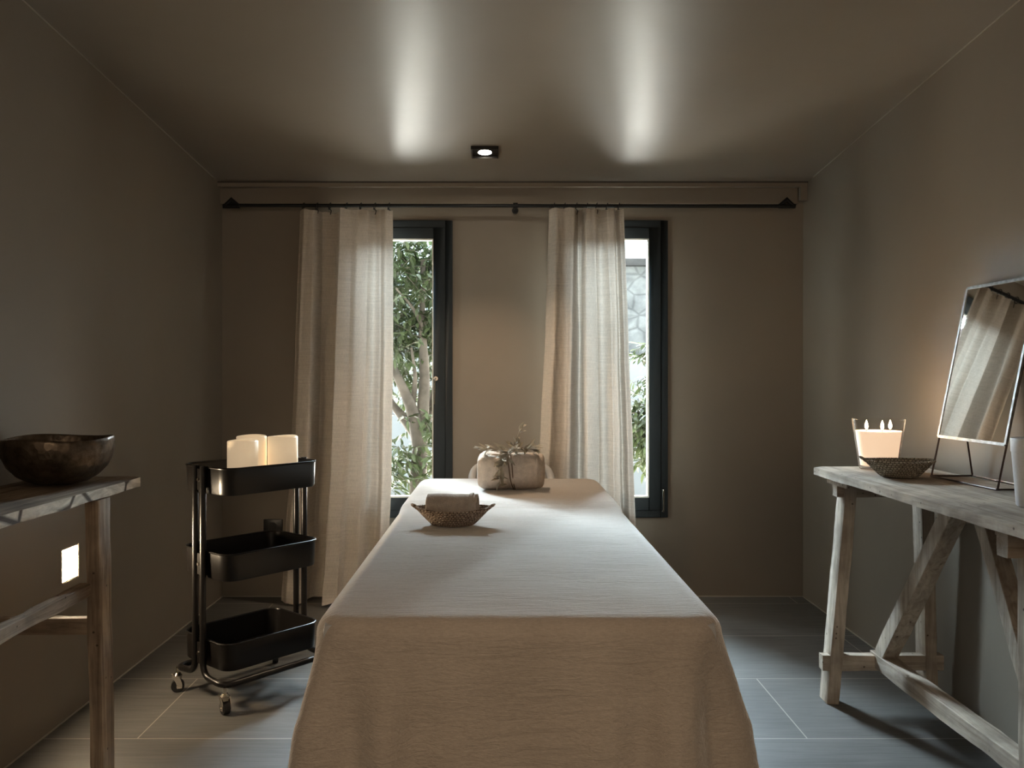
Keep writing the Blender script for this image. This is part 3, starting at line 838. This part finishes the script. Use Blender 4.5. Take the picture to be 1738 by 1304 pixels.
# ------------------------------------------------------------------ trolley
TRZ = radians(49.5)
tr = thing('trolley', 'black three-tier metal trolley on casters beside the left wall', 'trolley', (-0.869, 2.945, 0), TRZ)
def rrect(hu, hv, r, n=7):
    pts = []
    for (cx_, cy_, a0) in ((hu-r, -hv+r, -pi/2), (hu-r, hv-r, 0), (-hu+r, hv-r, pi/2), (-hu+r, -hv+r, pi)):
        for k in range(n + 1):
            a = a0 + pi/2*k/n; pts.append((cx_ + r*cos(a), cy_ + r*sin(a)))
    return pts
def tray(zr, dep, mesh_floor):
    hu, hv, r = 0.188, 0.142, 0.05
    mb = MB(); th = 0.002
    o_ = rrect(hu, hv, r); i_ = rrect(hu-th, hv-th, r-th)
    zb = zr - dep
    ob = rrect(hu-0.006, hv-0.006, r-0.006); ib = rrect(hu-0.006-th, hv-0.006-th, r-0.006-th)
    mb.grid([[Vector((*p, zb)) for p in ob], [Vector((*p, zb+0.004)) for p in rrect(hu-0.003, hv-0.003, r-0.003)], [Vector((*p, zr)) for p in o_], [Vector((*p, zr)) for p in i_],
             [Vector((*p, zb+0.002)) for p in ib]], close_u=True)
    if not mesh_floor:
        mb.grid([[Vector((*p, zb)) for p in ob], [Vector((p[0]*.01, p[1]*.01, zb)) for p in ob]], close_u=True)
        mb.grid([[Vector((*p, zb+0.002)) for p in ib], [Vector((p[0]*.01, p[1]*.01, zb+0.002)) for p in ib]], close_u=True)
    t = mb.build('tray', 'black', tr, angle=45)
    m = MB(); m.tube([Vector((*p, zr)) for p in rrect(hu, hv, r)], 0.0035, 8, close=True); m.build('rolled_rim', 'black', t)
    if mesh_floor:
        m = MB(); e = 0.0035
        # solid border ring and a lattice of square holes
        m.grid([[Vector((*p, zb)) for p in ob], [Vector((*p, zb)) for p in rrect(hu-0.035, hv-0.035, 0.02)]], close_u=True)
        nu, nv = 26, 18; U, V = hu-0.035, hv-0.035
        for k in range(nu + 1):
            x = -U + 2*U*k/nu; m.box((x-e/2, -V, zb-0.0005), (x+e/2, V, zb+0.0005))
        for k in range(nv + 1):
            y = -V + 2*V*k/nv; m.box((-U, y-e/2, zb-0.0006), (U, y+e/2, zb+0.0006))
        m.build('perforated_base', 'black', t, smooth=False)
    return t
tray(0.781, 0.088, False); tray(0.502, 0.088, True); tray(0.211, 0.088, True)
PU = 0.2015
for s in (-1, 1):
    p = [(-PU, s*0.024, 0.787), (-PU, s*0.024, 0.098), (-PU, s*0.148, 0.088), (PU, s*0.148, 0.088), (PU, s*0.024, 0.098), (PU, s*0.024, 0.787)]
    mb = MB(); mb.tube(arc_path(p, 0.045, 8), 0.0105, 14); mb.build('tube_frame', 'black', tr)
for su in (-1, 1):
    for z in (0.74, 0.46, 0.165):
        mb = MB(); mb.box((su*(PU-0.004)-0.004, -0.013, z-0.035), (su*(PU-0.004)+0.004, 0.013, z+0.035))
        br = mb.build('bracket_plate', 'black', tr, smooth=False)
        m = MB(); m.tube([(su*(PU-0.002), 0, z), (su*(PU+0.006), 0, z)], 0.0055, 12); m.build('screw', 'chrome', br)
for (su, sv, ang) in ((-1, -1, radians(80)), (-1, 1, radians(150)), (1, -1, radians(20)), (1, 1, radians(60))):
    c_ = bpy.data.objects.new('caster', None); C.objects.link(c_); c_.parent = tr
    c_.location = (su*0.196, sv*0.148, 0); c_.rotation_euler = (0, 0, ang)
    c_.name = 'caster'
    mb = MB(); mb.tube([(0.0, -0.010, 0.021), (0.0, 0.010, 0.021)], 0.0215, 24)
    mb.lathe([(0.0215, 0)], n=4) if False else None
    mb.build('wheel', 'rubber', c_)
    mb = MB()
    mb.tube([(0.0, 0, 0.044), (0, 0, 0.058), (0, 0, 0.066)], [0.013, 0.015, 0.009], 16)
    mb.tube([(0, 0, 0.062), (0, 0, 0.084)], 0.0055, 10)
    for sy in (-1, 1):
        rows = []
        for k in range(9):
            q = k/8; z = 0.058 - 0.044*q; xx = 0.010 - 0.016*sin(q*pi*0.6); w_ = 0.011 - 0.003*q
            rows.append([Vector((xx - w_, sy*0.0125, z)), Vector((xx + w_, sy*0.0125, z)), Vector((xx + w_, sy*0.0145, z)), Vector((xx - w_, sy*0.0145, z))])
        mb.grid(rows, close_u=True)
    mb.tube([(0, -0.016, 0.021), (0, 0.016, 0.021)], 0.004, 8)
    mb.build('fork', 'chrome', c_)

# pillar candles on the top tray
def pillar(label, x, y, r, h):
    t = thing('pillar_candle', label, 'candle', (x, y, 0.6955), 0, 'pillar candles on the trolley')
    mb = MB(); mb.lathe([(0.0005, 0.0), (r-0.003, 0.0), (r, 0.003), (r, h-0.003), (r-0.003, h), (r-0.010, h-0.001), (r-0.014, h-0.012), (0.0005, h-0.016)], n=56,
                        wob=lambda a, z: 0.0016*sin(a*2+x*9)*(1 if z > h-0.02 else 0))
    mb.build('wax', 'wax', t, angle=50)
    mb = MB(); mb.tube([(0, 0, h-0.017), (0.001, 0, h-0.006)], 0.0014, 6); mb.build('wick', 'wick', t)
pillar('short ivory pillar candle nearest the camera on the trolley', -0.876, 2.86, 0.051, 0.170)
pillar('ivory pillar candle half hidden behind the front candle on the trolley', X(427, 2.985), 2.985, 0.052, 0.177)
pillar('ivory pillar candle on the right of the three on the trolley', X(480, 2.99), 2.99, 0.0525, 0.175)

# ------------------------------------------------------------------ weathered tables
def slab(lo, hi, seed=0, wob=0.006, ch=0.006):
    """thick plank with a wavering, chipped edge"""
    x0, y0, z0 = lo; x1, y1, z1 = hi
    mb = MB(); NYY = 90; NXX = 14
    def loop(y, ty):
        pts = []
        def edge(x, side):
            return x + side*(wob*fbm((y*2.2, side*3+seed, 0), 1.0) + 0.003*fbm((y*14, side*3+seed, 4), 1.0))
        xa, xb = edge(x0, -1), edge(x1, 1)
        for i in range(NXX + 1):
            x = xa + (xb-xa)*i/NXX; pts.append(Vector((x, y, z1 + 0.0015*fbm((x*8, y*4, seed), 1.0) - (ch*0.6 if i in (0, NXX) else 0))))
        for i in range(NXX, -1, -1):
            x = xa + (xb-xa)*i/NXX; pts.append(Vector((x, y, z0 + 0.002*fbm((x*8, y*9, seed+7), 1.0) + (ch*0.5 if i in (0, NXX) else 0))))
        return pts
    rows = [loop(y0 + (y1-y0)*j/NYY, j/NYY) for j in range(NYY + 1)]
    # waver of the far end
    for p in rows[-1]: p.y += 0.006*fbm((p.x*12, seed, 0), 1.0)
    mb.grid(rows, close_u=True); mb.cap(rows[0], True); mb.cap(rows[-1])
    return mb

TZR = 0.770
rt = thing('trestle_table', 'pale weathered wooden trestle table along the right wall', 'table', (1.26, 2.2, 0))
def rel(p): return (p[0]-1.26, p[1]-2.2, p[2])
slab(rel((1.081, 1.42, TZR-0.030)), rel((1.474, 2.916, TZR)), 2).build('tabletop', 'wood_y', rt, angle=35)
for (ty, splay, sg, lx) in ((2.80, 0.060, 1, 1.155), (1.865, 0.0, -1, 1.180)):
    # legs
    m = MB(); m.beam(rel((lx, ty, TZR-0.032)), rel((lx-splay, ty+0.012*sg, 0.0)), 0.040, 0.066, seed=ty*3); m.build('leg', 'wood_z', rt)
    m = MB(); m.beam(rel((1.400, ty, TZR-0.032)), rel((1.425, ty+0.012*sg, 0.0)), 0.040, 0.066, seed=ty*5); m.build('leg', 'wood_z', rt)
    m = MB(); m.beam(rel((1.110, ty, 0.708)), rel((1.455, ty, 0.708)), 0.052, 0.040, side=Vector((0, 0, 1)), seed=ty); m.build('top_rail', 'wood_x', rt)
    m = MB(); m.beam(rel((1.062, ty-0.004, 0.135)), rel((1.462, ty-0.004, 0.135)), 0.050, 0.034, side=Vector((0, 0, 1)), seed=ty+1); m.build('stretcher', 'wood_x', rt)
m = MB(); m.beam(rel((1.262, 2.815, 0.142)), rel((1.262, 1.85, 0.142)), 0.055, 0.050, seed=4, seg=24, rough=0.0016); m.build('long_rail', 'wood_y', rt)
m = MB(); m.beam(rel((1.262, 2.765, 0.165)), rel((1.262, 2.315, TZR-0.032)), 0.052, 0.052, seed=5); m.build('brace', 'wood_z', rt)
m = MB(); m.beam(rel((1.262, 2.205, TZR-0.032)), rel((1.262, 1.90, 0.165)), 0.045, 0.045, seed=6); m.build('brace', 'wood_z', rt)
m = MB(); m.beam(rel((1.10, 2.76, 0.731)), rel((1.34, 2.76, 0.731)), 0.014, 0.16, side=Vector((0, 0, 1)), seed=8); m.build('cleat', 'wood_x', rt)
# shaped corbel at the near trestle
m = MB(); prof_ = [(0.060, 0.0), (-0.105, 0.0), (-0.105, -0.022), (-0.080, -0.028), (-0.064, -0.050), (-0.060, -0.085), (-0.030, -0.092), (0.0, -0.092), (0.060, -0.092)]
vs = []
for y in (1.905, 1.945):
    for (dx, dz) in prof_:
        vs.append(rel((1.245 + dx, y, TZR - 0.032 + dz)))
n_ = len(prof_); fs = [tuple(range(n_)), tuple(range(2*n_-1, n_-1, -1))] + [(k, (k+1) % n_, (k+1) % n_ + n_, k + n_) for k in range(n_)]
m.add(vs, fs).build('corbel', 'wood_x', rt, smooth=False, bevel=0.002)

TZL = 0.785
lt = thing('wooden_table', 'brown weathered wooden table along the left wall carrying a bronze bowl', 'table', (-1.22, 1.9, 0))
def rell(p): return (p[0]+1.22, p[1]-1.9, p[2])
slab(rell((-1.362, 1.05, TZL-0.031)), rell((-1.067, 2.496, TZL)), 9, wob=0.004, ch=0.004).build('tabletop', 'brown_top', lt, angle=30)
for ly in (2.262, 1.25):
    m = MB(); m.beam(rell((-1.083, ly, TZL-0.033)), rell((-1.068, ly, 0.0)), 0.036, 0.066, seed=ly); m.build('leg', 'brown_z', lt)
    m = MB(); m.beam(rell((-1.355, ly-0.045, TZL-0.033)), rell((-1.355, ly-0.045, 0.0)), 0.022, 0.045, seed=ly*2); m.build('leg', 'brown_z', lt)
    m = MB(); m.beam(rell((-1.092, ly+0.008, 0.410)), rell((-1.346, ly+0.008, 0.410)), 0.045, 0.028, side=Vector((0, 0, 1)), seed=3); m.build('stretcher', 'brown_x', lt)
m = MB(); m.beam(rell((-1.100, 2.235, 0.516)), rell((-1.100, 1.22, 0.516)), 0.030, 0.032, seed=2, seg=26, rough=0.002); m.build('side_rail', 'brown_y', lt)

# ------------------------------------------------------------------ bronze bowl
bo = thing('bronze_bowl', 'dark hammered bronze singing bowl on the left table', 'bowl', (-1.213, 2.31, TZL+0.003))
R_ = 0.141
prof_o = [(0.001, 0.0), (0.045, 0.001), (0.075, 0.008), (0.103, 0.024), (0.125, 0.048), (0.137, 0.075), (R_, 0.098), (R_, 0.118), (R_-0.001, 0.124), (R_-0.004, 0.126), (R_-0.007, 0.123),
          (R_-0.007, 0.098), (0.129, 0.075), (0.117, 0.050), (0.096, 0.030), (0.070, 0.015), (0.040, 0.008), (0.001, 0.007)]
m = MB(); m.lathe(prof_o, n=96, wob=lambda a, z: 0.0035*sin(a*3+0.5)*max(0, (z-0.08)/0.045)); m.build('bowl_body', 'bowl', bo, angle=60)

# ------------------------------------------------------------------ jar candle, rush basket, mirror, cup
JY = 2.815
jc = thing('jar_candle', 'lit three-wick candle in a tapered glass jar on the right table', 'candle', (X(1491, JY), JY, TZR+0.002))
r0, r1, H = 0.060, 0.083, 0.166
m = MB(); m.lathe([(0.001, 0), (r0-0.003, 0), (r0, 0.004), (r1, H), (r1-0.001, H+0.0015), (r1-0.0035, H), (r0-0.002, 0.012), (0.001, 0.010)], n=64); m.build('glass_jar', 'jar', jc, angle=50)
wz = 0.128; rw = r0 + (r1-r0)*wz/H - 0.005
m = MB(); m.lathe([(0.001, 0.0125), (r0-0.004, 0.0125), (rw, wz), (rw-0.004, wz-0.002), (0.001, wz-0.003)], n=64); m.build('wax', 'jar_wax', jc, angle=50)
for (fx, fy) in ((-0.040, 0.0), (0.002, -0.024), (0.042, 0.006)):
    m = MB(); m.tube([(fx, fy, wz-0.004), (fx+0.001, fy, wz+0.009)], 0.0012, 6); wk = m.build('wick', 'wick', jc)
    m = MB(); m.lathe([(0.0003, 0.0), (0.0040, 0.004), (0.0055, 0.010), (0.0042, 0.018), (0.0018, 0.026), (0.0002, 0.031)], c=(fx, fy, wz+0.005), n=14); m.build('flame', 'flame', wk)
cl = bpy.data.lights.new('candle_light', 'POINT'); cl.energy = 0.8; cl.color = (1.0, 0.62, 0.32); cl.shadow_soft_size = 0.02
clo = bpy.data.objects.new('candle_light', cl); C.objects.link(clo); clo.parent = jc; clo.location = (0, 0, wz+0.03)

basket('rush_bowl', 'shallow woven rush bowl in front of the lit jar candle', (X(1526, 2.60), 2.60, TZR+0.003), 0.094, 0.080, 0.046, 'rush', rz=radians(-6), lift=0.003, base=0.55, knots=(-1,))

mi = thing('table_mirror', 'tilted rectangular mirror in a thin metal wire stand on the right table', 'mirror', (1.338, 2.446, TZR+0.004), radians(2.6))
hY = 0.161
def mp(y, t):   # point on the mirror plane, t = height above the table
    return Vector((0.2034*t, y, t))
zb_, zt_ = 0.122, 0.580
nrm = Vector((-1, 0, 0.2034)).normalized()
def bar4(mb, a, b, w_, d_):
    """flat bar between two points of the mirror plane"""
    dd = (b-a).normalized(); s = dd.cross(nrm).normalized()
    vs = []
    for p in (a, b):
        for (q, e_) in ((-1, -1), (1, -1), (1, 1), (-1, 1)): vs.append(p + s*(q*w_/2) + nrm*(e_*d_/2))
    mb.add(vs, [(0,1,2,3),(7,6,5,4),(0,4,5,1),(1,5,6,2),(2,6,7,3),(3,7,4,0)])
m = MB()
a_, b2, c2, d2 = mp(-hY, zb_), mp(hY, zb_), mp(hY, zt_), mp(-hY, zt_)
for (p, q) in ((a_, b2), (b2, c2), (c2, d2), (d2, a_)): bar4(m, p, q, 0.0085, 0.007)
m.build('mirror_frame', 'zinc', mi, smooth=False)
m = MB(); off = nrm*0.0015
vs = [mp(-hY+.004, zb_+.004)+off, mp(hY-.004, zb_+.004)+off, mp(hY-.004, zt_-.004)+off, mp(-hY+.004, zt_-.004)+off]
vs += [v - nrm*0.004 for v in vs]
m.add(vs, [(0,1,2,3),(7,6,5,4),(0,4,5,1),(1,5,6,2),(2,6,7,3),(3,7,4,0)]); m.build('mirror_glass', 'mirror', mi, smooth=False)
m = MB(); rb = 0.0028
bk = nrm*-0.006
for sy in (-1, 1):
    m.tube([mp(sy*hY, 0.0)+bk*0.3, mp(sy*hY, zt_)+bk], rb, 8)
    m.tube([Vector((0.130, sy*hY*0.98, 0.0)), mp(sy*hY*0.98, 0.35)+bk], rb, 8)
    m.tube([Vector((0, sy*hY, 0)), Vector((0.130, sy*hY*0.98, 0))], rb, 8)
m.tube([Vector((0, -hY, 0)), Vector((0, hY, 0))], rb, 8); m.tube([Vector((0.130, -hY*0.98, 0)), Vector((0.130, hY*0.98, 0))], rb, 8)
m.build('wire_stand', 'bronze', mi)

cu = thing('white_tumbler', 'white tumbler with a banded rim on the right table in front of the mirror', 'cup', (1.272, 2.00, TZR+0.002))
m = MB(); m.lathe([(0.001, 0), (0.040, 0), (0.0425, 0.003), (0.052, 0.128), (0.0535, 0.130), (0.0545, 0.160), (0.053, 0.162), (0.0515, 0.160), (0.050, 0.13), (0.040, 0.010), (0.001, 0.008)], n=64)
m.build('tumbler_body', 'cup', cu, angle=40)

# ------------------------------------------------------------------ outside
struct(MB().box((-14, YB+WT, -0.3), (14, 16, -0.12)).build('ground', 'gravel', smooth=False))
gw = thing('garden_wall', 'whitewashed rubble stone wall beyond the garden, seen through the right window', 'garden wall', (0, 8.2, -0.12))
mb = MB(); rows = []
for j in range(31):
    z = 2.30*j/30; rows.append([Vector((-9 + 18*i/200, -0.02 + 0.07*fbm((i*0.35, j*0.42, 0), 1.0), z + (0.02*fbm((i*.5, 0, 0), 1.0) if j == 30 else 0))) for i in range(201)])
mb.grid(rows); mb.box((-9, 0.03, 0), (9, 0.4, 2.27)); mb.build('stonework', 'stone', gw, angle=60)
mb = MB()
for k in range(36):
    x = -9 + k*0.5; h_ = 2.31 + 0.03*fbm((k*3.3, 0, 0), 1.0); mb.box((x, -0.12, h_-0.04), (x+0.485, 0.45, h_+0.03))
mb.build('coping', 'coping', gw, bevel=0.012)
lw = MB().box((-9, 7.55, -0.12), (9, 7.75, Z(606, 7.6))).build('low_wall', 'render_wall', bevel=0.02)
tag(lw, 'low smooth white rendered wall in front of the rubble stone wall outside', 'garden wall')

def tree(name, label, base, trunk_paths, centers, nleaf, L, seed):
    r = random.Random(seed)
    t = thing(name, label, 'tree', base)
    B = Vector(base)
    mb = MB()
    for (pts, ra, rb2) in trunk_paths:
        pp = arc_path([Vector(p) - B for p in pts], 0.15, 5); n = len(pp)
        mb.tube(pp, [ra + (rb2-ra)*i/(n-1) for i in range(n)], 12)
    mb.build('trunk', 'bark', t)
    mb = MB(); tw = MB()
    for (c_, rad, share) in centers:
        c_ = Vector(c_) - B
        for k in range(int(nleaf*share/7)):
            d = Vector((r.gauss(0, 1), r.gauss(0, 1), r.gauss(0, 1))).normalized()*(r.random()**0.4)
            p = c_ + Vector((d.x*rad[0], d.y*rad[1], d.z*rad[2]))
            dirv = Vector((r.uniform(-1, 1), r.uniform(-1, 1), r.uniform(-0.6, 0.5))).normalized()
            tl = 0.14; tw.tube([p, p + dirv*tl*0.5 + Vector((0, 0, -.005)), p + dirv*tl + Vector((0, 0, -.02))], 0.0018, 4, caps=False)
            for q in range(7):
                pq = p + dirv*tl*(q/6.0)
                ld = (dirv*0.6 + Vector((r.uniform(-1, 1), r.uniform(-1, 1), r.uniform(-1.1, 0.3)))).normalized()
                leaf(mb, pq, ld, Vector((r.uniform(-.6, .6), r.uniform(-.6, .6), 1)), L*r.uniform(0.7, 1.25), L*0.33, r.uniform(0, 0.4))
    mb.build('foliage', 'leaf', t, angle=60); tw.build('twigs', 'bark', t)
    return t
ty = 5.6
def P(px, py, Y): return (X(px, Y), Y, Z(py, Y))
tree('citrus_tree', 'leafy tree with a forked pale trunk outside the left window', (X(708, ty), ty, -0.12),
     [([(X(706, ty), ty, -0.12), P(710, 800, ty), P(715, 730, ty), P(722, 640, ty), P(716, 560, ty), P(718, 440, ty+.1)], 0.062, 0.018),
      ([P(713, 770, ty), P(702, 700, ty-.05), P(680, 650, ty-.1), P(655, 600, ty-.1), P(630, 520, ty)], 0.046, 0.014),
      ([P(712, 745, ty), P(690, 715, ty+.1), P(668, 690, ty+.1), P(640, 640, ty+.2)], 0.042, 0.018),
      ([P(716, 740, ty), P(730, 700, ty+.1), P(742, 640, ty+.1), P(750, 560, ty+.2)], 0.032, 0.012),
      ([P(720, 560, ty), P(700, 520, ty-.1), P(672, 490, ty-.2)], 0.014, 0.006),
      ([P(700, 690, ty), P(706, 640, ty-.1), P(698, 590, ty-.1)], 0.020, 0.008)],
     [(P(700, 470, ty+.2), (0.6, 0.38, 0.62), 0.66), (P(700, 620, ty+.35), (0.55, 0.28, 0.40), 0.20), (P(735, 735, ty), (0.20, 0.3, 0.30), 0.06), (P(668, 790, ty-.1), (0.12, 0.2, 0.18), 0.035), (P(640, 560, ty), (0.3, 0.3, 0.4), 0.06)],
     8200, 0.072, 4)
sy_ = 5.9
tree('garden_shrub', 'narrow green shrub outside the right window in front of the white wall', (X(1108, sy_), sy_, -0.12),
     [([(X(1108, sy_), sy_, -0.12), P(1106, 780, sy_), P(1100, 700, sy_), P(1108, 600, sy_)], 0.022, 0.006)],
     [(P(1092, 735, sy_), (0.11, 0.14, 0.26), 0.5), (P(1108, 690, sy_), (0.10, 0.14, 0.2), 0.25), (P(1110, 610, sy_), (0.06, 0.1, 0.2), 0.14)],
     1700, 0.075, 9)
